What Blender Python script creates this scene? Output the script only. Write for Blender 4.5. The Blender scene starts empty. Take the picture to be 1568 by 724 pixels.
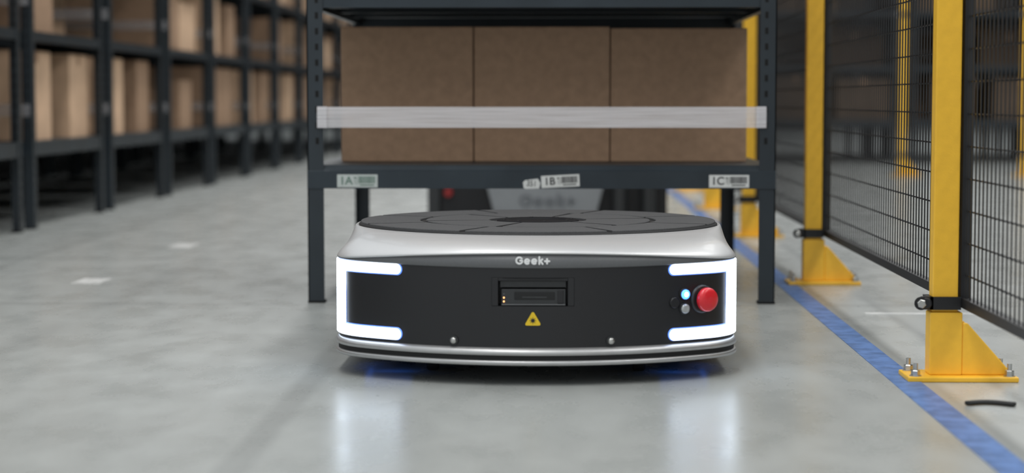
import bpy, math, random
from mathutils import Vector, Matrix
random.seed(7)
sc = bpy.context.scene
COL = sc.collection

# ------------------------------------------------------------------ materials
def new_mat(name):
    m = bpy.data.materials.new(name); m.use_nodes = True
    nt = m.node_tree; b = nt.nodes['Principled BSDF']
    return m, nt, b

def mat(name, col, rough=0.5, metal=0.0, var=0.0, scale=20.0, bump=0.0, bscale=200.0, spec=0.5, coat=0.0):
    m, nt, b = new_mat(name)
    b.inputs['Base Color'].default_value = (*col, 1)
    b.inputs['Roughness'].default_value = rough
    b.inputs['Metallic'].default_value = metal
    b.inputs['Specular IOR Level'].default_value = spec
    b.inputs['Coat Weight'].default_value = coat
    tc = nt.nodes.new('ShaderNodeTexCoord')
    if var > 0:
        n = nt.nodes.new('ShaderNodeTexNoise'); n.inputs['Scale'].default_value = scale
        n.inputs['Detail'].default_value = 5
        r = nt.nodes.new('ShaderNodeValToRGB')
        r.color_ramp.elements[0].position = 0.3; r.color_ramp.elements[1].position = 0.7
        r.color_ramp.elements[0].color = (*[c*(1-var) for c in col], 1)
        r.color_ramp.elements[1].color = (*[min(1, c*(1+var)) for c in col], 1)
        nt.links.new(tc.outputs['Object'], n.inputs['Vector'])
        nt.links.new(n.outputs['Fac'], r.inputs['Fac'])
        nt.links.new(r.outputs['Color'], b.inputs['Base Color'])
    if bump > 0:
        n2 = nt.nodes.new('ShaderNodeTexNoise'); n2.inputs['Scale'].default_value = bscale
        bp = nt.nodes.new('ShaderNodeBump'); bp.inputs['Strength'].default_value = bump
        bp.inputs['Distance'].default_value = 0.002
        nt.links.new(tc.outputs['Object'], n2.inputs['Vector'])
        nt.links.new(n2.outputs['Fac'], bp.inputs['Height'])
        nt.links.new(bp.outputs['Normal'], b.inputs['Normal'])
    return m

def emat(name, col, strength, base=(0.8, 0.8, 0.8)):
    m, nt, b = new_mat(name)
    b.inputs['Base Color'].default_value = (*base, 1)
    b.inputs['Emission Color'].default_value = (*col, 1)
    b.inputs['Emission Strength'].default_value = strength
    b.inputs['Roughness'].default_value = 0.3
    return m

M_STEEL = mat('rack_steel_dark', (0.022, 0.03, 0.037), 0.42, 0.2, 0.15, 8, 0.05, 300)
M_STEELB = mat('rack_steel_beam', (0.026, 0.036, 0.045), 0.36, 0.3, 0.15, 8)
M_HOLE = mat('slot_black', (0.003, 0.003, 0.003), 0.9)
M_CARD = mat('cardboard', (0.385, 0.25, 0.163), 0.85, 0, 0.10, 40, 0.3, 250, spec=0.2)
M_CARD2 = mat('cardboard_light', (0.66, 0.45, 0.30), 0.85, 0, 0.12, 9, 0.2, 250, spec=0.2)
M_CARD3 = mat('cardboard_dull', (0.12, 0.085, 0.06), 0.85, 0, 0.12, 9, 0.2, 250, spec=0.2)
M_TAPE = mat('carton_tape', (0.33, 0.20, 0.12), 0.35, 0, 0.05, 30)
M_YEL = mat('safety_yellow_paint', (0.97, 0.545, 0.04), 0.38, 0, 0.04, 60, 0.15, 500)
M_BLK = mat('fence_black_steel', (0.010, 0.010, 0.011), 0.45, 0.0, 0.1, 20)
M_BOLT = mat('zinc_bolt', (0.55, 0.55, 0.53), 0.3, 0.95, 0.1, 80)
M_SILV = mat('silver_paint', (0.66, 0.66, 0.665), 0.38, 0.45, 0.02, 400, 0.03, 900, coat=0.2)
M_ALU = mat('bumper_aluminium', (0.50, 0.50, 0.50), 0.38, 0.7, 0.04, 60)
M_PANEL = mat('panel_black', (0.011, 0.011, 0.013), 0.36, 0, 0.1, 500, 0.12, 1200)
M_STRIP = mat('strip_graphite', (0.13, 0.135, 0.14), 0.42, 0.2, 0.05, 300)
M_RUB = mat('rubber_pad', (0.085, 0.085, 0.087), 0.75, 0, 0.25, 500, 0.5, 900, spec=0.35)
M_RUBB = mat('turntable_base', (0.012, 0.012, 0.013), 0.6, 0, 0.1, 200)
M_HUB = mat('hub_black', (0.006, 0.006, 0.008), 0.6, spec=0.2)
M_DGREY = mat('sensor_housing', (0.03, 0.032, 0.034), 0.35, 0, 0.1, 90)
M_GLASS = mat('sensor_window', (0.004, 0.004, 0.005), 0.08)
M_RED = mat('estop_red', (0.75, 0.02, 0.03), 0.32, 0, 0.04, 40, coat=0.3)
M_WHITE = mat('white_print', (0.85, 0.86, 0.86), 0.5, 0, 0.02, 50)
M_LABEL = mat('label_paper', (0.66, 0.67, 0.65), 0.55, 0, 0.06, 60)
M_LABELG = mat('label_paper_faded', (0.50, 0.54, 0.52), 0.5, 0, 0.06, 60)
M_INK = mat('ink_black', (0.015, 0.015, 0.018), 0.6)
M_INKG = mat('ink_faded', (0.12, 0.2, 0.16), 0.6)
M_WARN = mat('warning_yellow', (0.85, 0.58, 0.02), 0.4, 0, 0.03, 50)
M_CHRG = mat('station_white', (0.27, 0.285, 0.30), 0.5, 0, 0.04, 20)
M_CHTX = mat('station_lettering', (0.165, 0.175, 0.19), 0.5, 0, 0.04, 20)
M_TYRE = mat('tyre_black', (0.015, 0.015, 0.015), 0.7)
M_LAMP = emat('headlight_led', (0.74, 0.86, 1.0), 4.3)
M_HALO = emat('headlight_halo_blue', (0.12, 0.26, 1.0), 1.3, (0.1, 0.2, 0.6))  # emissive blue that imitates the glow at the headlight edges
M_UNDER = emat('underglow_blue', (0.03, 0.20, 1.0), 0.9, (0.05, 0.1, 0.5))
M_BLUEB = emat('button_blue_led', (0.06, 0.25, 1.0), 3.5, (0.1, 0.2, 0.8))
M_BLUEC = emat('button_core_led', (0.7, 0.85, 1.0), 5.0)
M_ORANGE = emat('indicator_orange', (1.0, 0.35, 0.05), 3.0)
M_GREYB = mat('button_clear', (0.45, 0.47, 0.47), 0.25, 0.3, 0.1, 100)
M_REDL = mat('station_red_button', (0.28, 0.02, 0.02), 0.6)

def strap_mat(name, col, lo, hi):
    m, nt, b = new_mat(name)
    b.inputs['Base Color'].default_value = (*col, 1)
    b.inputs['Roughness'].default_value = 0.3
    tr = nt.nodes.new('ShaderNodeBsdfTransparent'); mx = nt.nodes.new('ShaderNodeMixShader')
    tc = nt.nodes.new('ShaderNodeTexCoord'); mp = nt.nodes.new('ShaderNodeMapping')
    mp.inputs['Scale'].default_value = (3.0, 3.0, 170.0)
    n = nt.nodes.new('ShaderNodeTexNoise'); n.inputs['Scale'].default_value = 1.6
    mr = nt.nodes.new('ShaderNodeMapRange'); mr.inputs['From Min'].default_value = 0.3; mr.inputs['From Max'].default_value = 0.7
    mr.inputs['To Min'].default_value = lo; mr.inputs['To Max'].default_value = hi
    nt.links.new(tc.outputs['Object'], mp.inputs['Vector']); nt.links.new(mp.outputs['Vector'], n.inputs['Vector'])
    nt.links.new(n.outputs['Fac'], mr.inputs['Value']); nt.links.new(mr.outputs['Result'], mx.inputs['Fac'])
    nt.links.new(tr.outputs[0], mx.inputs[1]); nt.links.new(b.outputs[0], mx.inputs[2])
    nt.links.new(mx.outputs[0], nt.nodes['Material Output'].inputs['Surface'])
    return m
M_STRAP = strap_mat('strap_film', (0.84, 0.82, 0.84), 0.34, 0.60)
M_STRAP2 = strap_mat('strap_film_stock', (0.5, 0.5, 0.52), 0.15, 0.4)

def floor_mat():
    m, nt, b = new_mat('polished_concrete')
    N = nt.nodes.new; L = nt.links.new
    tc = N('ShaderNodeTexCoord')
    def noise(scale, sx, sy, detail, rough=0.5):
        mp = N('ShaderNodeMapping'); mp.inputs['Scale'].default_value = (sx, sy, 1)
        n = N('ShaderNodeTexNoise'); n.inputs['Scale'].default_value = scale
        n.inputs['Detail'].default_value = detail; n.inputs['Roughness'].default_value = rough
        L(tc.outputs['Object'], mp.inputs['Vector']); L(mp.outputs['Vector'], n.inputs['Vector'])
        return n.outputs['Fac']
    a = noise(1.3, 1, 0.45, 8, 0.55)
    c = noise(9, 1, 0.5, 6, 0.55)
    f = noise(130, 1, 1, 3, 0.6)
    ramp = N('ShaderNodeValToRGB'); e = ramp.color_ramp.elements
    e[0].position = 0.28; e[0].color = (0.330, 0.345, 0.333, 1)
    e[1].position = 0.74; e[1].color = (0.435, 0.450, 0.435, 1)
    L(a, ramp.inputs['Fac'])
    def mulby(col, fac, lo, hi, f0=0.3, f1=0.7):
        mr = N('ShaderNodeMapRange'); mr.inputs['From Min'].default_value = f0; mr.inputs['From Max'].default_value = f1
        mr.inputs['To Min'].default_value = lo; mr.inputs['To Max'].default_value = hi
        L(fac, mr.inputs['Value'])
        mx = N('ShaderNodeVectorMath'); mx.operation = 'SCALE'
        L(col, mx.inputs[0]); L(mr.outputs['Result'], mx.inputs['Scale'])
        return mx.outputs['Vector']
    col = mulby(ramp.outputs['Color'], c, 0.94, 1.04)
    col = mulby(col, f, 0.96, 1.04)
    sep = N('ShaderNodeSeparateXYZ'); L(tc.outputs['Object'], sep.inputs[0])
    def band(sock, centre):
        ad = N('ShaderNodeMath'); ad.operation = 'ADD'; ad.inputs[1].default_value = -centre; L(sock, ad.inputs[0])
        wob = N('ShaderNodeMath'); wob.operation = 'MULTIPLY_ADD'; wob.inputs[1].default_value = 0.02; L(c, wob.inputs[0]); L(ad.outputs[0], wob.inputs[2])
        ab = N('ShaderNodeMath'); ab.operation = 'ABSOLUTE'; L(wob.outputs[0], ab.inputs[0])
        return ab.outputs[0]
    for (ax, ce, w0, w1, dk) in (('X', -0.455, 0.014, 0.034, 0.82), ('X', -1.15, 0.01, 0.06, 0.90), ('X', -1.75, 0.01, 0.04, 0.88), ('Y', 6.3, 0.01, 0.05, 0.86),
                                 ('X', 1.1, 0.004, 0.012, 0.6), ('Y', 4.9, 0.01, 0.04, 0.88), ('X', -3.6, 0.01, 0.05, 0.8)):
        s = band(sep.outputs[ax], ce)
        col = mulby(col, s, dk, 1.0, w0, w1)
    L(col, b.inputs['Base Color'])
    mr = N('ShaderNodeMapRange'); mr.inputs['From Min'].default_value = 0.3; mr.inputs['From Max'].default_value = 0.7
    mr.inputs['To Min'].default_value = 0.24; mr.inputs['To Max'].default_value = 0.33
    L(c, mr.inputs['Value']); L(mr.outputs['Result'], b.inputs['Roughness'])
    b.inputs['Specular IOR Level'].default_value = 0.36
    bp = N('ShaderNodeBump'); bp.inputs['Strength'].default_value = 0.04; bp.inputs['Distance'].default_value = 0.002
    L(c, bp.inputs['Height']); L(bp.outputs['Normal'], b.inputs['Normal'])
    return m

def paint_mat(name, col, wear_lo, wear_hi, scale=25):
    m, nt, b = new_mat(name)
    b.inputs['Base Color'].default_value = (*col, 1); b.inputs['Roughness'].default_value = 0.36
    tr = nt.nodes.new('ShaderNodeBsdfTransparent'); mx = nt.nodes.new('ShaderNodeMixShader')
    tc = nt.nodes.new('ShaderNodeTexCoord')
    n = nt.nodes.new('ShaderNodeTexNoise'); n.inputs['Scale'].default_value = scale; n.inputs['Detail'].default_value = 7
    mr = nt.nodes.new('ShaderNodeMapRange'); mr.inputs['From Min'].default_value = 0.35; mr.inputs['From Max'].default_value = 0.6
    mr.inputs['To Min'].default_value = wear_lo; mr.inputs['To Max'].default_value = wear_hi
    nt.links.new(tc.outputs['Object'], n.inputs['Vector']); nt.links.new(n.outputs['Fac'], mr.inputs['Value'])
    nt.links.new(mr.outputs['Result'], mx.inputs['Fac'])
    nt.links.new(tr.outputs[0], mx.inputs[1]); nt.links.new(b.outputs[0], mx.inputs[2])
    nt.links.new(mx.outputs[0], nt.nodes['Material Output'].inputs['Surface'])
    return m
M_BLUE = paint_mat('floor_paint_blue', (0.13, 0.27, 0.62), 0.55, 0.88)
M_WTAPE = paint_mat('floor_tape_white', (0.8, 0.8, 0.78), 0.6, 0.95)

# ------------------------------------------------------------------ mesh builder
class MB:
    def __init__(s): s.v = []; s.f = []; s.mi = []; s.mats = []; s.sm = []
    def m(s, mt):
        if mt not in s.mats: s.mats.append(mt)
        return s.mats.index(mt)
    def add(s, vs, fs, mt, smooth=False):
        o = len(s.v); k = s.m(mt)
        s.v += [tuple(p) for p in vs]
        for f in fs:
            s.f.append(tuple(i+o for i in f)); s.mi.append(k); s.sm.append(smooth)
    def box(s, x0, x1, y0, y1, z0, z1, mt, M=None):
        vs = [(x0,y0,z0),(x1,y0,z0),(x1,y1,z0),(x0,y1,z0),(x0,y0,z1),(x1,y0,z1),(x1,y1,z1),(x0,y1,z1)]
        if M is not None: vs = [tuple(M @ Vector(p)) for p in vs]
        s.add(vs, [(0,3,2,1),(4,5,6,7),(0,1,5,4),(1,2,6,5),(2,3,7,6),(3,0,4,7)], mt)
    def prism(s, poly, axis, a, b, mt):
        def P(p, t):
            return (t,p[0],p[1]) if axis==0 else ((p[0],t,p[1]) if axis==1 else (p[0],p[1],t))
        n = len(poly)
        vs = [P(p,a) for p in poly]+[P(p,b) for p in poly]
        fs = [tuple(range(n))[::-1], tuple(range(n,2*n))]+[(i,(i+1)%n,n+(i+1)%n,n+i) for i in range(n)]
        s.add(vs, fs, mt)
    def cyl(s, c, ax, profile, mt, seg=32, smooth=True):
        ax = Vector(ax).normalized(); c = Vector(c)
        u = ax.orthogonal().normalized(); w = ax.cross(u)
        vs = []
        for r,h in profile:
            for i in range(seg):
                a = 2*math.pi*i/seg
                vs.append(c+ax*h+(u*math.cos(a)+w*math.sin(a))*r)
        fs = []
        for j in range(len(profile)-1):
            for i in range(seg):
                k=(i+1)%seg
                fs.append((j*seg+i, j*seg+k, (j+1)*seg+k, (j+1)*seg+i))
        s.add(vs, fs, mt, smooth)
        s.add(vs[:seg], [tuple(range(seg))[::-1]], mt)
        s.add(vs[-seg:], [tuple(range(seg))], mt)
    def loops(s, loops, mt, smooth=True, cap0=False, cap1=False, closed=True, skip=None):
        n = len(loops[0]); vs = [p for l in loops for p in l]; fs=[]
        for j in range(len(loops)-1):
            for i in range(n if closed else n-1):
                k=(i+1)%n
                if skip and skip(loops[j][i],loops[j][k],loops[j+1][i]): continue
                fs.append((j*n+i, j*n+k, (j+1)*n+k, (j+1)*n+i))
        if cap0: fs.append(tuple(range(n))[::-1])
        if cap1: fs.append(tuple(range((len(loops)-1)*n, len(loops)*n)))
        s.add(vs, fs, mt, smooth)
    def mesh(s, name):
        me = bpy.data.meshes.new(name); me.from_pydata(s.v, [], s.f)
        for mt in s.mats: me.materials.append(mt)
        me.polygons.foreach_set('material_index', s.mi)
        me.polygons.foreach_set('use_smooth', s.sm)
        me.update(); return me
    def obj(s, name, parent=None, loc=(0,0,0), bevel=0, me=None):
        ob = bpy.data.objects.new(name, me or s.mesh(name)); COL.objects.link(ob)
        ob.location = loc
        if parent: ob.parent = parent
        if bevel:
            bv = ob.modifiers.new('bevel','BEVEL'); bv.width = bevel; bv.segments = 2
            bv.limit_method='ANGLE'; bv.angle_limit=math.radians(40)
        return ob

def empty(name, loc=(0,0,0)):
    e = bpy.data.objects.new(name, None); COL.objects.link(e); e.location = loc
    e.empty_display_size = 0.2
    return e

def text(body, size, loc, mt, parent, name, rot=(math.pi/2,0,0), bold=0.0, ext=0.0003, sx=1.0, align='CENTER'):
    cu = bpy.data.curves.new(name, 'FONT'); cu.body = body; cu.size = size
    cu.align_x = align; cu.align_y = 'CENTER'; cu.extrude = ext; cu.offset = bold
    cu.materials.append(mt)
    ob = bpy.data.objects.new(name, cu); COL.objects.link(ob)
    ob.location = loc; ob.rotation_euler = rot; ob.scale = (sx,1,1)
    if parent: ob.parent = parent
    return ob

def stroke_word(width, loc, mt, parent, name, rad=0.135, yfun=None):
    def arc(cx,cz,r,a0,a1,n=18): return [(cx+r*math.cos(math.radians(a0+(a1-a0)*i/n)), cz+r*math.sin(math.radians(a0+(a1-a0)*i/n))) for i in range(n+1)]
    G = [arc(.47,.5,.43,42,360)+[(.56,.5)]]
    E = [[(.06,.37),(.66,.37)]+arc(.36,.37,.31,8,312)]
    K = [[(0.02,0.05),(0.02,1.0)],[(.06,.34),(.44,.68)],[(.2,.45),(.48,.05)]]
    P = [[(0,.42),(.62,.42)],[(.31,.11),(.31,.73)]]
    x = 0; S = []
    for st,adv in ((G,1.18),(E,0.98),(E,1.04),(K,0.78),(P,0.62)):
        for pl in st: S.append([(px+x,pz) for px,pz in pl])
        x += adv
    tot = x; u = width/tot; mb = MB()
    for pl in S:
        lp = []
        for i,(px,pz) in enumerate(pl):
            a = Vector(pl[max(0,i-1)]); c = Vector(pl[min(len(pl)-1,i+1)]); d = (c-a).normalized(); n = Vector((-d[1],d[0]))
            ring = []
            for k in range(6):
                t = k*math.pi/3; o = math.cos(t)*rad; h = math.sin(t)*0.05
                X = (px+n[0]*o-tot/2)*u; Z = (pz+n[1]*o-0.5)*u
                ring.append((X, (yfun(X) if yfun else 0)+h*u, Z))
            lp.append(ring)
        mb.loops(lp, mt, False, True, True)
        for (px,pz) in (pl[0],pl[-1]):
            X=(px-tot/2)*u
            mb.cyl((X,(yfun(X) if yfun else 0)+0.04*u,(pz-0.5)*u),(0,-1,0),[(rad*u,0),(rad*u*0.9,0.08*u)],mt,14,False)
    return mb.obj(name, parent, loc)

# ------------------------------------------------------------------ room shell
mb = MB(); mb.box(-14, 10, -4, 34, -0.1, 0, floor_mat()); mb.obj('floor')
M_WALL = mat('warehouse_wall', (0.05, 0.053, 0.057), 0.8, 0, 0.08, 2)
mb = MB(); mb.box(-14, 10, 34, 34.2, 0, 7, M_WALL); mb.obj('wall_back')
mb = MB(); mb.box(-14.2, -14, -4, 34.2, 0, 7, M_WALL); mb.obj('wall_left')
mb = MB(); mb.box(10, 10.2, -4, 34.2, 0, 7, M_WALL); mb.obj('wall_right')

mb = MB(); mb.box(0.618, 0.672, -2, 20, 0, 0.0012, M_BLUE); mb.obj('floor_marking_line')
mb = MB(); mb.box(-1.394, -1.31, 5.42, 5.58, 0, 0.001, M_WTAPE); mb.obj('floor_tape_mark')
mb = MB(); mb.box(-1.39, -1.31, 6.76, 6.94, 0, 0.001, M_WTAPE); mb.obj('floor_tape_mark')
mb = MB(); mb.box(0.75, 1.05, 4.695, 4.722, 0, 0.001, M_WTAPE); mb.obj('floor_tape_mark')

mb = MB()
pts = []
for i in range(15):
    t = i/14; pts.append(Vector((0.700+0.078*t, 3.285+0.018*math.sin(math.pi*t)-0.012*t, 0.0045)))
lp = []
for i,p in enumerate(pts):
    d = (pts[min(i+1,14)]-pts[max(i-1,0)]).normalized(); n = d.cross(Vector((0,0,1)))
    lp.append([p+n*0.0075*math.cos(a)+Vector((0,0,0.0042*math.sin(a))) for a in [k*math.pi/4 for k in range(8)]])
mb.loops(lp, M_TYRE, True, True, True); mb.obj('cable_offcut')

# ------------------------------------------------------------------ storage rack
W2, D2 = 0.60, 0.595
LEVELS = [0.355, 0.800, 1.25, 1.70]
H = 2.15
def rack_mesh():
    mb = MB(); t = 0.003; fw = 0.042
    for sx in (-1,1):
        for sy in (-1,1):
            X = sx*W2; Y = sy*D2
            x0,x1 = sorted((X, X-sx*fw)); y0,y1 = sorted((Y, Y-sy*t))
            mb.box(x0,x1,y0,y1,0,H,M_STEEL)
            x0,x1 = sorted((X, X-sx*t)); y0,y1 = sorted((Y, Y-sy*fw))
            mb.box(x0,x1,y0,y1,0,H,M_STEEL)
            x0,x1 = sorted((X+sx*0.001, X-sx*fw)); y0,y1 = sorted((Y+sy*0.001, Y-sy*fw))
            mb.box(x0,x1,y0,y1,0,0.006,M_HOLE)
            z = 0.05
            while z < H-0.03:
                if z > 0.37 or z < 0.12:
                    cx = X-sx*(fw*0.62)
                    ya,yb = sorted((Y+sy*0.0006, Y-sy*(t+0.0006)))
                    if z > 0.37: mb.box(cx-0.004,cx+0.004,ya,yb,z,z+0.016,M_HOLE)
                cy = Y-sy*(fw*0.55)
                xa,xb = sorted((X+sx*0.0006, X-sx*(t+0.0006)))
                mb.box(xa,xb,cy-0.004,cy+0.004,z,z+0.016,M_HOLE)
                z += 0.04
    for i,zt in enumerate(LEVELS):
        inx = 0.0 if i==0 else 0.028
        for sy in (-1,1):
            hb = 0.059 if i==0 else (0.042 if sy<0 else 0.068)
            Y = sy*D2; o = sy*0.003 if i==0 else -sy*0.0045
            poly = [(Y+o, zt-hb),(Y+o, zt-0.015),(Y+o-sy*0.006, zt-0.011),(Y+o-sy*0.02, zt),(Y+o-sy*0.036, zt),(Y+o-sy*0.036, zt-0.006),(Y+o-sy*0.01,zt-0.016),(Y+o-sy*0.004,zt-0.02),(Y+o-sy*0.004,zt-hb)]
            if sy>0: poly = poly[::-1]
            mb.prism(poly, 0, -W2+inx, W2-inx, M_STEELB)
        hb = 0.059 if i==0 else 0.042
        for sx in (-1,1):
            X = sx*W2; xa,xb = sorted((X-sx*0.003, X-sx*0.02))
            mb.box(xa,xb,-D2+0.01,D2-0.01,zt-hb,zt,M_STEELB)
        mb.box(-W2+0.02,W2-0.02,-D2+0.02,D2-0.02,zt-0.006,zt+0.0005,M_STEEL)
        for k in (-1,0,1):
            mb.box(-W2+0.02,W2-0.02,k*0.3-0.015,k*0.3+0.015,zt-0.03,zt-0.006,M_STEEL)
    return mb.mesh('rack_frame')
RACK = rack_mesh()

RX, RY = -0.048, 5.515
main = empty('storage_rack', (RX, RY, 0))
MB().obj('frame', main, me=RACK)
mb = MB()
mb.box(-0.571, 0.572, -D2-0.0045, -D2-0.0040, 0.452, 0.505, M_STRAP)
for xs in ((-0.573,-0.548),(0.549,0.574)):
    for k in range(3):
        mb.box(xs[0], xs[1], -D2-0.0062-0.0014*k, -D2-0.0056-0.0014*k, 0.4535-0.001*k, 0.506-0.0015*k, M_STRAP)
for sx in (-1,1):
    xa,xb = sorted((sx*0.571, sx*0.5705))
    mb.box(xa,xb,-D2-0.004,-D2+0.06,0.452,0.505,M_STRAP)
mb.obj('retaining_strap', main)

def barcode(mb, x0, x1, z0, z1, y, mt, M):
    x = x0
    rnd = random.Random(3)
    while x < x1:
        w = rnd.choice((0.0007,0.0012,0.0019)); mb.box(x, min(x+w,x1), y-0.0004, y, z0, z1, mt, M)
        x += w + rnd.choice((0.0007,0.0012))
def label(lx, w, h, rot, txt, kind):
    zc = 0.3155; yf = -D2-0.0035
    M = Matrix.Translation((lx,yf,zc)) @ Matrix.Rotation(rot,4,'Y')
    mb = MB(); pm = M_LABELG if kind=='faded' else M_LABEL; ink = M_INKG if kind=='faded' else M_INK
    mb.box(-w/2,w/2,-0.0006,0.0,-h/2,h/2,pm,M)
    barcode(mb, w*0.02, w*0.45, -h*0.18, h*0.36, -0.0006, ink, M)
    mb.box(w*0.06,w*0.41,-0.001,-0.0006,-h*0.36,-h*0.28,ink,M)
    mb.box(-w*0.062,-w*0.052,-0.001,-0.0006,-h*0.2,h*0.3,ink,M)
    mb.box(-w*0.085,-w*0.03,-0.001,-0.0006,h*0.22,h*0.3,ink,M)
    mb.box(-w*0.02,-w*0.012,-0.001,-0.0006,-h*0.3,h*0.3,ink,M)
    if kind=='torn':
        poly = [(-w/2-0.046,-h*0.42),(-w/2-0.040,-h*0.5),(-w/2-0.006,-h*0.52),(-w/2-0.002,-h*0.1),(-w/2-0.008,h*0.30),(-w/2-0.041,h*0.22),(-w/2-0.047,h*0.05)]
        mb.add([M @ Vector((p[0],-0.0008,p[1])) for p in poly],[tuple(range(7))],pm)
    o = mb.obj('location_label', main)
    p = M @ Vector((-w*0.28,-0.0008,0))
    t = text(txt, h*0.88, p, ink, main, 'label_text', (math.pi/2,rot,0), 0.0004)
    if kind=='torn':
        p = M @ Vector((-w/2-0.025,-0.001,-h*0.10))
        text('351', h*0.66, p, M_INK, main, 'handwritten_text', (math.pi/2,rot+0.12,0), 0.0, sx=0.85)
label(-0.471, 0.104, 0.033, 0.0, '1A', 'faded')
label(0.050, 0.098, 0.031, -0.05, '1B', 'torn')
label(0.481, 0.102, 0.032, 0.0, '1C', 'plain')

def carton(w, d, h, mt):
    mb = MB(); g = 0.002
    mb.box(-w/2,w/2,-d/2,d/2,0,h-0.003,mt)
    mb.box(-w/2,w/2,-d/2,-g,h-0.003,h,mt); mb.box(-w/2,w/2,g,d/2,h-0.003,h,mt)
    mb.box(-w/2-0.0006,w/2+0.0006,-0.025,0.025,h-0.05,h+0.0008,M_TAPE)
    return mb
for i,(a,b_) in enumerate([(-0.5915,-0.2345),(-0.2315,0.1345),(0.1375,0.5045)]):
    mb = carton(b_-a, 0.5, 0.363-0.004*(i==2), M_CARD)
    mb.obj('cardboard_box', None, ((a+b_)/2, 5.45+0.004*i, 0.3565), bevel=0.003)
for lv in (1,2):
    for i in range(3):
        mb = carton(0.34, 0.8, 0.30, M_CARD2)
        mb.obj('cardboard_box', None, (RX-0.36+0.36*i, RY, LEVELS[lv]+0.001), bevel=0.003)

def stock_mesh(seed, cards, fill=0.8):
    r = random.Random(seed); mb = MB()
    for zt in LEVELS:
        y = -0.55
        while y < 0.35:
            d = r.choice((0.30,0.36,0.45,0.5)); d = min(d, 0.55-y)
            x = -0.55
            nx = r.choice((2,3,3)); wv = 1.1/nx
            for k in range(nx):
                if r.random() < fill:
                    hh = r.choice((0.28,0.34,0.37,0.37))
                    mt = r.choice(cards)
                    x0 = x+k*wv+0.006; x1 = x+(k+1)*wv-0.006
                    mb.box(x0,x1,y+0.006,y+d-0.006,zt+0.001,zt+hh,mt)
                    mb.box(x0-0.001,x1+0.001,y+d/2-0.02,y+d/2+0.02,zt+hh-0.05,zt+hh+0.001,M_TAPE)
            y += d + r.choice((0.01,0.16,0.3))
        mb.box(-W2+0.01,W2-0.01,-D2-0.006,-D2-0.005,zt+0.10,zt+0.15,M_STRAP2)
    return mb.mesh('rack_stock')
STOCK = [stock_mesh(s,(M_CARD2,M_CARD2,M_CARD),f) for s,f in ((11,.8),(23,.55),(35,.8),(47,.65))]
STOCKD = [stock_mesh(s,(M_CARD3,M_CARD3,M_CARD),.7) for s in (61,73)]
def bg_rack(x, y, k, rz=0, st=None):
    st = st or STOCK
    e = empty('storage_rack', (x,y,0)); e.rotation_euler[2] = rz
    MB().obj('frame', e, me=RACK); MB().obj('stock', e, me=st[k%len(st)])
kk = 0
for c in range(4):
    for r_ in range(14):
        y = 6.93+1.36*r_
        x = -2.72-1.36*c
        if c==3 and r_%5==4: continue
        bg_rack(x, y, kk); kk += 1 + (r_%2)
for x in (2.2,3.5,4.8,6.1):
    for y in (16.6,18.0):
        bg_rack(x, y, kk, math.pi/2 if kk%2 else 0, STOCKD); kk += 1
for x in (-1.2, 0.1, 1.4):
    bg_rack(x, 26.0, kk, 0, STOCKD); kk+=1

# ------------------------------------------------------------------ safety fence
def fence_post(y, name='safety_fence_post', x=0.0, clamp=True):
    root = empty(name, (x, y, 0))
    mb = MB()
    mb.box(0.648,0.853,-0.055,0.050,0,0.010,M_YEL)
    mb.box(0.692,0.7525,-0.028,0.018,0.010,0.128,M_YEL)
    mb.box(0.697,0.7445,-0.023,0.014,0.128,2.2,M_YEL)
    for a,b_ in ((-0.026,-0.019),(0.010,0.017)):
        mb.prism([(0.7525,0.010),(0.842,0.010),(0.842,0.018),(0.762,0.108),(0.7525,0.108)],1,a,b_,M_YEL)
    mb.box(0.694,0.748,-0.026,0.017,2.2,2.212,M_BLK)
    mb.obj('post', root, bevel=0.0025)
    mb = MB()
    for bx,by in ((0.664,-0.040),(0.664,0.034),(0.838,-0.040),(0.838,0.034)):
        mb.cyl((bx,by,0.010),(0,0,1),[(0.011,0),(0.011,0.002)],M_BOLT,16)
        mb.cyl((bx,by,0.012),(0,0,1),[(0.0085,0),(0.0085,0.008),(0.0075,0.0095)],M_BOLT,6,False)
        mb.cyl((bx,by,0.02),(0,0,1),[(0.0045,0),(0.0045,0.014)],M_BOLT,10)
    if clamp:
        for z in (0.145, 1.10, 1.95):
            mb.box(0.691,0.7485,-0.031,-0.0235,z-0.012,z+0.012,M_BLK)
            mb.box(0.691,0.7485,0.0145,0.022,z-0.012,z+0.012,M_BLK)
            mb.box(0.687,0.697,-0.031,0.022,z-0.012,z+0.012,M_BLK)
            mb.box(0.676,0.688,-0.028,-0.016,z-0.012,z+0.012,M_BLK)
            mb.cyl((0.684,-0.028,z),(-0.15,-1,0),[(0.0110,0),(0.0110,0.004),(0.009,0.006)],M_BLK,18)
            mb.cyl((0.674,-0.030,z),(0,-1,0),[(0.0125,0),(0.0125,0.003)],M_BLK,18)
            mb.cyl((0.674,-0.033,z),(0,-1,0),[(0.0085,0),(0.0085,0.007),(0.007,0.008)],M_BOLT,6,False)
    mb.obj('hardware', root)
    return root
def fence_panel(y0, y1, X=0.749):
    mb = MB(); a = 0.018; zb, zt = 0.137, 2.12
    mb.box(X,X+a,y0,y1,zb,zb+a,M_BLK); mb.box(X,X+a,y0,y1,zt-a,zt,M_BLK)
    mb.box(X,X+a,y0,y0+a,zb+a,zt-a,M_BLK); mb.box(X,X+a,y1-a,y1,zb+a,zt-a,M_BLK)
    n = int((y1-y0)/0.031)
    for i in range(1,n):
        y = y0+(y1-y0)*i/n; mb.box(X+0.0065,X+0.009,y-0.0014,y+0.0014,zb+a,zt-a,M_BLK)
    z = zb+0.060
    while z < zt-0.03:
        mb.box(X+0.009,X+0.0115,y0+a,y1-a,z-0.0015,z+0.0015,M_BLK); z += 0.060
    return mb.obj('mesh_fence_panel')
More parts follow.
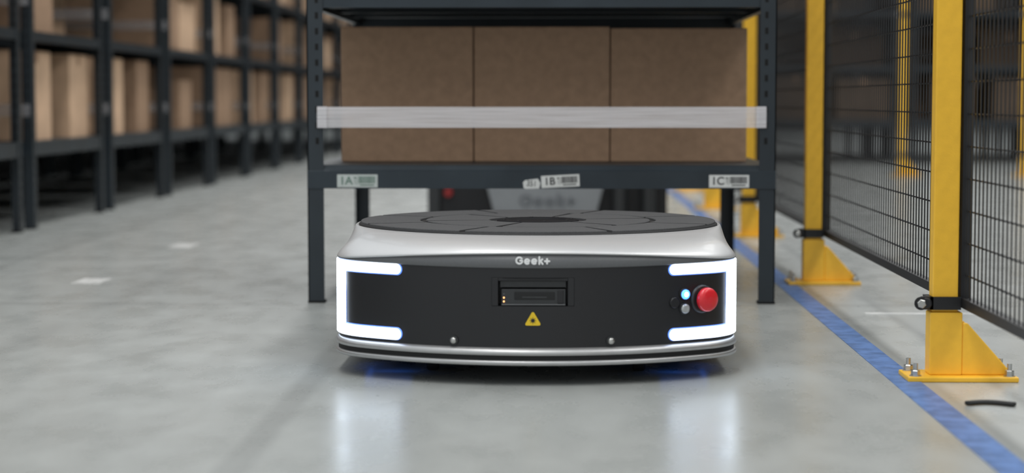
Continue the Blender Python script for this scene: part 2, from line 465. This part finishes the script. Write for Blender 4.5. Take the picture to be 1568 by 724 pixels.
PY = [1.74+1.87*i for i in range(9)]
for y in PY: fence_post(y)
for a,b_ in zip(PY[:-1],PY[1:]): fence_panel(a+0.006,b_-0.006)
for x in (1.62, 2.45, 3.3, 4.1): fence_post(13.2, x=x)

# ------------------------------------------------------------------ charging station behind
st = empty('charging_station', (-0.05, 8.0, 0))
mb = MB()
mb.box(-0.47,0.50,0.02,0.36,0,0.40,M_PANEL)
mb.prism([(-0.26,0.19),(0.24,0.19),(0.19,0.0),(-0.21,0.0)],1,-0.02,0.02,M_CHRG)
mb.box(-0.50,-0.45,-0.01,0.03,0,0.22,M_DGREY)
for x in (0.30,0.42): mb.cyl((x,-0.03,0),(0,0,1),[(0.028,0),(0.028,0.40)],M_DGREY,20)
mb.cyl((-0.415,0.02,0.135),(0,-1,0),[(0.020,0),(0.020,0.02),(0.016,0.03)],M_REDL,20)
mb.obj('cabinet', st, bevel=0.004)
stroke_word(0.225, (0,-0.022,0.105), M_CHTX, st, 'lettering')

# ------------------------------------------------------------------ robot
R0 = empty('warehouse_transport_robot', (-0.0455, 4.03, 0))
XL, XR = 0.0795, 0.0735
def quarter():
    out = []
    phi = math.asin(0.6)
    angs = sorted([phi*i/24 for i in range(25)]+[math.asin(XL/0.55), math.asin(XR/0.55)])
    for a in angs:
        out.append((0.55*math.sin(a), 0.02-0.55*math.cos(a), math.sin(a), -math.cos(a)))
    for i in range(1,19):
        t = phi+(math.pi/2-phi)*i/18
        out.append((0.243+0.145*math.sin(t), -0.304-0.145*math.cos(t), math.sin(t), -math.cos(t)))
    for i in range(1,11):
        out.append((0.388, -0.304+0.304*i/10, 1.0, 0.0))
    return out
Q = quarter()
FR = Q[:-1]
loop = list(FR)+[Q[-1]]
loop += [(x,-y,nx,-ny) for (x,y,nx,ny) in FR[::-1]]
loop += [(-x,-y,-nx,-ny) for (x,y,nx,ny) in FR[1:]]
loop += [(-Q[-1][0],0,-1,0)]
loop += [(-x,y,-nx,ny) for (x,y,nx,ny) in FR[:0:-1]]
def sec(z, o, fo=None, zf=None):
    L = []
    for (x,y,nx,ny) in loop:
        oo = o if fo is None else o+(fo-o)*abs(ny)
        L.append((x+nx*oo, y+ny*oo, z if zf is None else zf(x,y)))
    return L
def zs(x,y):
    return 0.2215 + 0.0205*max(0.0, 1-(abs(x)/0.375)**2)
def zb(x,y):
    return 0.2195 - 0.004*max(0.0, 1-(abs(x)/0.375)**2)

BZ0, BZ1 = 0.1455, 0.198
def in_bay(p,q,r):
    mx = (p[0]+q[0])/2; mz = (p[2]+r[2])/2
    return mx > -XL and mx < XR and p[1] < 0 and BZ0 < mz < BZ1
mb = MB()
mb.loops([sec(0.030,-0.045), sec(0.036,-0.018)], M_PANEL, True, True)
mb.loops([sec(0.036,-0.018), sec(0.060,-0.010), sec(0.067,-0.004)], M_PANEL, True)
mb.loops([sec(0.067,-0.004), sec(BZ0,-0.004), sec(BZ1,-0.004), sec(0.217,-0.004)], M_PANEL, True, skip=in_bay)
mb.loops([sec(0.217,-0.004), sec(0.2195,-0.012)], M_PANEL, True, False, True)
yf = lambda x: 0.02-math.sqrt(0.546**2-x*x)
xs = sorted({round(p[0]*0.546/0.55,6) for p in loop if p[1]<-0.3 and -XL-1e-5<=p[0]<=XR+1e-5})
yk = -0.478
for zc_ in (BZ0,BZ1):
    vs = [(x,yf(x),zc_) for x in xs]+[(x,yk,zc_) for x in xs]; n=len(xs)
    mb.add(vs,[(i,i+1,n+i+1,n+i) for i in range(n-1)],M_PANEL)
for x in (xs[0],xs[-1]):
    mb.add([(x,yf(x),BZ0),(x,yk,BZ0),(x,yk,BZ1),(x,yf(x),BZ1)],[(0,1,2,3)],M_PANEL)
mb.add([(xs[0],yk,BZ0),(xs[-1],yk,BZ0),(xs[-1],yk,BZ1),(xs[0],yk,BZ1)],[(0,1,2,3)],M_PANEL)
mb.obj('body_shell_black', R0)
cx0 = -0.003

mb = MB()
zb2 = lambda x,y: zb(x,y)+0.0015
mb.loops([sec(0,-0.010,zf=zb), sec(0,-0.002,zf=zb), sec(0,-0.001,zf=zb2), sec(0,-0.004,zf=zs), sec(0,-0.02,zf=zs)], M_STRIP, True)
mb.obj('graphite_band', R0)
mb = MB(); RC = 0.379
secs = []
secs.append(sec(0,-0.012,zf=lambda x,y: zs(x,y)-0.0005))
secs.append(sec(0,-0.003,zf=lambda x,y: zs(x,y)-0.0005))
secs.append(sec(0,-0.0005,zf=lambda x,y: zs(x,y)+0.0012))
NS = 16
for i in range(NS+1):
    t = i/NS; L = []
    for (x,y,nx,ny) in loop:
        px,py = x+nx*(-0.001), y+ny*(-0.001)
        r = math.hypot(px,py); cxp,cyp = px/r*RC, py/r*RC
        f = 1-(1-t)**2.3
        z0 = zs(x,y)+0.003
        z = z0+(0.2655-z0)*f
        tt = t**1.15
        L.append((px+(cxp-px)*tt, py+(cyp-py)*tt, z))
    secs.append(L)
L = [(x/math.hypot(x,y)*(RC-0.004), y/math.hypot(x,y)*(RC-0.004), 0.2625) for (x,y,_,_) in loop]; secs.append(L)
L = [(x/math.hypot(x,y)*(RC-0.06), y/math.hypot(x,y)*(RC-0.06), 0.256) for (x,y,_,_) in loop]; secs.append(L)
mb.loops(secs, M_SILV, True)
mb.obj('silver_top_shell', R0)

mb = MB()
mb.loops([sec(0.037,-0.010), sec(0.037,-0.002,0.008), sec(0.039,0.000,0.012), sec(0.0445,0.000,0.012), sec(0.0465,-0.002,0.009), sec(0.0465,-0.010)], M_ALU, True)
mb.loops([sec(0.0465,-0.004,0.004), sec(0.0555,-0.004,0.004)], M_TYRE, True)
mb.loops([sec(0.0555,-0.010), sec(0.0555,-0.002,0.008), sec(0.0570,0.000,0.011), sec(0.0635,0.000,0.010), sec(0.0675,-0.002,0.004), sec(0.0690,-0.004,-0.001), sec(0.0690,-0.012)], M_ALU, True)
mb.obj('bumper', R0)

def strip_piece(mb, cols, mt, front, back, mirror):
    lp = []
    for (x,y,nx,ny,zl,zh) in cols:
        if mirror: x,nx = -x,-nx
        f = (x+nx*front, y+ny*front); k = (x+nx*back, y+ny*back)
        b_ = 0.0015
        f2 = (x+nx*(front-b_), y+ny*(front-b_))
        lp.append([(k[0],k[1],zl),(f2[0],f2[1],zl),(f[0],f[1],min(zl+b_,(zl+zh)/2)),(f[0],f[1],max(zh-b_,(zl+zh)/2)),(f2[0],f2[1],zh),(k[0],k[1],zh)])
    if mirror: lp = [l[::-1] for l in lp]
    mb.loops(lp, mt, False, True, True)
def fine_path(x_start, y_end):
    pts = []
    phi = math.asin(0.6); a0 = math.asin(x_start/0.55)
    for i in range(25):
        a = a0+(phi-a0)*i/24; pts.append((0.55*math.sin(a),0.02-0.55*math.cos(a),math.sin(a),-math.cos(a)))
    for i in range(1,31):
        t = phi+(math.pi/2-phi)*i/30; pts.append((0.243+0.145*math.sin(t),-0.304-0.145*math.cos(t),math.sin(t),-math.cos(t)))
    n = 4
    for i in range(1,n+1): pts.append((0.388,-0.304+(y_end+0.304)*i/n,1,0))
    return pts
def headlight(mirror, grow, mt, front, back, name):
    mb = MB(); g = grow
    P = fine_path(0.252-g, -0.285+g)
    for (zl,zh) in ((0.1990-g,0.2180+g*0.3),(0.0755-g*0.3,0.0965+g)):
        cols = []; r = (zh-zl)/2; zc=(zh+zl)/2
        Pd = []
        a0 = math.asin((0.252-g)/0.55)
        for i in range(9):
            d = r*(1-math.cos(math.pi/2*i/8)) if i else r*0.01
            a = a0+d/0.55; Pd.append((0.55*math.sin(a),0.02-0.55*math.cos(a),math.sin(a),-math.cos(a),d))
        for p in Pd:
            hgt = math.sqrt(max(1e-8, r*r-(r-p[4])**2)); cols.append((*p[:4],zc-hgt,zc+hgt))
        for p in P:
            if p[0] > Pd[-1][0]+0.002: cols.append((*p,zl,zh))
        strip_piece(mb, cols, mt, front, back, mirror)
    cols = [(*p,0.095+g*0.5,0.2005-g*0.5) for p in P if p[0] > 0.366-g and p[1] > -0.42]
    strip_piece(mb, cols, mt, front, back, mirror)
    mb.obj(name, R0)
for mir in (False, True):
    headlight(mir, 0.0, M_LAMP, 0.0005, -0.008, 'headlight')
    headlight(mir, 0.0022, M_HALO, -0.0022, -0.008, 'headlight_halo')  # added glowing edge strip, stands in for the blue halo around the headlight

mb = MB()
mb.cyl((0,0,0.245),(0,0,1),[(0.374,0),(0.375,0.012),(0.375,0.0215),(0.372,0.0235)],M_RUBB,128)
def sector(mb, r0, r1, a0, a1, z0, z1, mt, n=14):
    lp = []
    for i in range(n+1):
        a = a0+(a1-a0)*i/n; c,s = math.cos(a),math.sin(a); b_=0.0012
        lp.append([(r0*c,r0*s,z0),(r1*c,r1*s,z0),(r1*c,r1*s,z1-b_),((r1-b_)*c,(r1-b_)*s,z1),((r0+b_)*c,(r0+b_)*s,z1),(r0*c,r0*s,z1-b_)])
    mb.loops(lp, mt, False, True, True)
zT = 0.2725
for i in range(8):
    a = math.pi/8+i*math.pi/4; g = 0.016
    sector(mb, 0.247, 0.371, a+g, a+math.pi/4-g, 0.268, zT, M_RUB)
for i in range(6):
    a = i*math.pi/3+0.2; g = 0.03
    sector(mb, 0.102, 0.235, a+g, a+math.pi/3-g, 0.268, zT, M_RUB)
mb.cyl((0,0,0.268),(0,0,1),[(0.086,0),(0.086,0.0035),(0.083,0.005),(0.062,0.005),(0.058,0.002)],M_HUB,64)
for i in range(8):
    a = i*math.pi/4+0.2
    mb.cyl((0.072*math.cos(a),0.072*math.sin(a),0.273),(0,0,1),[(0.004,0),(0.004,0.001)],M_DGREY,6,False)
mb.obj('turntable', R0)

mb = MB(); c = cx0
yb = -0.4785
for sx in (-1,1):
    a,b_ = sorted((c+sx*0.0757, c+sx*0.064)); mb.box(a,b_,-0.5225,yb,0.1460,0.1975,M_PANEL)
mb.box(c-0.064,c+0.064,-0.522,yb,0.192,0.1975,M_PANEL)
mb.box(c-0.061,c+0.061,-0.512,yb,0.179,0.1915,M_DGREY)
mb.box(c-0.058,c+0.060,-0.516,yb,0.1465,0.1765,M_DGREY)
mb.box(c-0.034,c+0.040,-0.5175,-0.515,0.157,0.171,M_GLASS)
mb.box(c-0.020,c+0.026,-0.5185,-0.515,0.160,0.1625,M_DGREY)
mb.box(c+0.045,c+0.056,-0.5175,-0.515,0.150,0.1745,M_PANEL)
mb.box(c-0.058,c+0.060,-0.520,-0.515,0.1465,0.149,M_STRIP)
for z in (0.1675,0.1605,0.1535):
    mb.cyl((c-0.0535,-0.516,z),(0,-1,0),[(0.0016,0),(0.0012,0.001)],M_ORANGE if z<0.165 else M_STRIP,10)
mb.obj('lidar_sensor', R0, bevel=0.0008)

def surf(x, o=0.0):
    a = math.asin(x/0.55); n = Vector((math.sin(a),-math.cos(a),0))
    return Vector((0.55*math.sin(a),0.02-0.55*math.cos(a),0))+n*(o-0.004), n
mb = MB(); c = -0.003; y = -0.5268; zc=0.1195
def tri(r,yy,mt,dz=0):
    ps=[]
    for k in range(3):
        a0=math.pi/2+k*2*math.pi/3
        for d in (-0.35,0,0.35):
            rr=r*0.16; cc=(r-rr)*math.cos(a0),(r-rr)*math.sin(a0)
            ps.append((c+cc[0]+rr*math.cos(a0+d*2.6),cc[1]+rr*math.sin(a0+d*2.6)+zc+dz))
    mb.prism(ps[::-1],1,yy,yy+0.0006,mt)
tri(0.0175,y,M_INK); tri(0.0158,y-0.0004,M_WARN)
mb.cyl((c,y-0.0004,zc),(0,-1,0),[(0.0034,0),(0.0034,0.0004)],M_INK,16)
for k in range(8):
    a=k*math.pi/4; M = Matrix.Translation((c,y-0.0006,zc))@Matrix.Rotation(a,4,'Y'); mb.box(0.002,0.0062,-0.0003,0.0001,-0.0004,0.0004,M_INK,M)
mb.obj('warning_label', R0)
mb = MB()
for x in (-0.150, 0.141):
    p,n = surf(x,0.004); p.z = 0.0805
    mb.cyl(p-n*0.004,n,[(0.0085,0),(0.0085,0.003)],M_DGREY,20)
    mb.cyl(p-n*0.001,n,[(0.0062,0),(0.0062,0.003),(0.0045,0.0055),(0.002,0.006)],M_BOLT,20)
mb.obj('bumper_screws', R0)
mb = MB()
xo = 0.316; p,n = surf(xo); p.z=0.150
mb.cyl(p,n,[(0.027,-0.004),(0.027,0.002),(0.024,0.004)],M_DGREY,40)
mb.cyl(p,n,[(0.014,0.0),(0.014,0.010)],M_DGREY,28)
mb.cyl(p,n,[(0.019,0.008),(0.0225,0.012),(0.0225,0.018),(0.0205,0.0225),(0.015,0.0245),(0.006,0.0255)],M_RED,40)
p,n = surf(0.281); p.z=0.161
mb.cyl(p,n,[(0.0115,-0.002),(0.0115,0.002),(0.0105,0.004)],M_DGREY,32)
mb.cyl(p,n,[(0.0092,0.003),(0.0088,0.006),(0.006,0.0075)],M_BLUEB,28)
mb.cyl(p,n,[(0.005,0.007),(0.0035,0.0085)],M_BLUEC,20)
p,n = surf(0.281); p.z=0.134
mb.cyl(p,n,[(0.0115,-0.002),(0.0115,0.002),(0.0105,0.004)],M_DGREY,32)
mb.cyl(p,n,[(0.0092,0.003),(0.0088,0.006),(0.006,0.0075)],M_GREYB,28)
p,n = surf(0.262); p.z=0.146
mb.cyl(p,n,[(0.011,-0.002),(0.011,0.0015),(0.009,0.0035)],M_PANEL,32)
mb.obj('control_buttons', R0)
stroke_word(0.061, (-0.0035,-0.5315,0.2300), M_WHITE, R0, 'lettering', yfun=lambda X: X*X/1.1)
mb = MB()
for sx in (-1,1):
    a,b_ = sorted((sx*0.24,sx*0.318)); mb.box(a,b_,-0.36,-0.34,0.026,0.031,M_UNDER)
    a,b_ = sorted((sx*0.326,sx*0.334)); mb.box(a,b_,-0.33,-0.22,0.026,0.031,M_UNDER)
mb.obj('underglow_strip', R0)
mb = MB()
for sx in (-1,1):
    mb.cyl((sx*0.28-0.02,0,0.06),(1,0,0),[(0.055,0),(0.06,0.004),(0.06,0.036),(0.055,0.04)],M_TYRE,40)
    for y in (-0.33,0.33):
        mb.cyl((sx*0.2-0.012,y,0.025),(1,0,0),[(0.022,0),(0.025,0.003),(0.025,0.021),(0.022,0.024)],M_TYRE,28)
mb.obj('wheels', R0)

# ------------------------------------------------------------------ lights & world
w = bpy.data.worlds.new('hall_ambient'); sc.world = w; w.use_nodes = True
bg = w.node_tree.nodes['Background']; bg.inputs['Color'].default_value = (0.92,0.97,1.0,1); bg.inputs['Strength'].default_value = 0.75
def area(name, loc, sx, sy, power, col=(1,0.99,0.97), rot=(0,0,0)):
    l = bpy.data.lights.new(name,'AREA'); l.shape='RECTANGLE'; l.size=sx; l.size_y=sy; l.energy=power; l.color=col
    o = bpy.data.objects.new(name,l); COL.objects.link(o); o.location=loc; o.rotation_euler=rot; return o
area('led_ceiling_light', (-0.9,2.0,5.2), 0.8, 7.0, 150)
area('led_ceiling_light', (-0.9,11.0,5.2), 0.8, 7.0, 160)
area('led_ceiling_light', (3.2,4.0,5.2), 0.8, 9.0, 190)
area('led_ceiling_light', (3.2,14.0,5.2), 0.8, 7.0, 90)
area('led_ceiling_light', (-1.2,21.0,5.2), 0.8, 9.0, 150)

# ------------------------------------------------------------------ camera
cam = bpy.data.cameras.new('camera'); co = bpy.data.objects.new('camera',cam); COL.objects.link(co)
cam.lens = 67.5; cam.sensor_width = 36; cam.sensor_fit='HORIZONTAL'
co.location = (0,0,0.524)
co.rotation_euler = (math.radians(90-4.08), 0, math.radians(1.42))
cam.dof.use_dof = True; cam.dof.focus_distance = 3.92; cam.dof.aperture_fstop = 2.4
cam.clip_end = 200
sc.camera = co
sc.view_settings.view_transform = 'Standard'
sc.view_settings.look = 'None'
sc.view_settings.exposure = 0.0
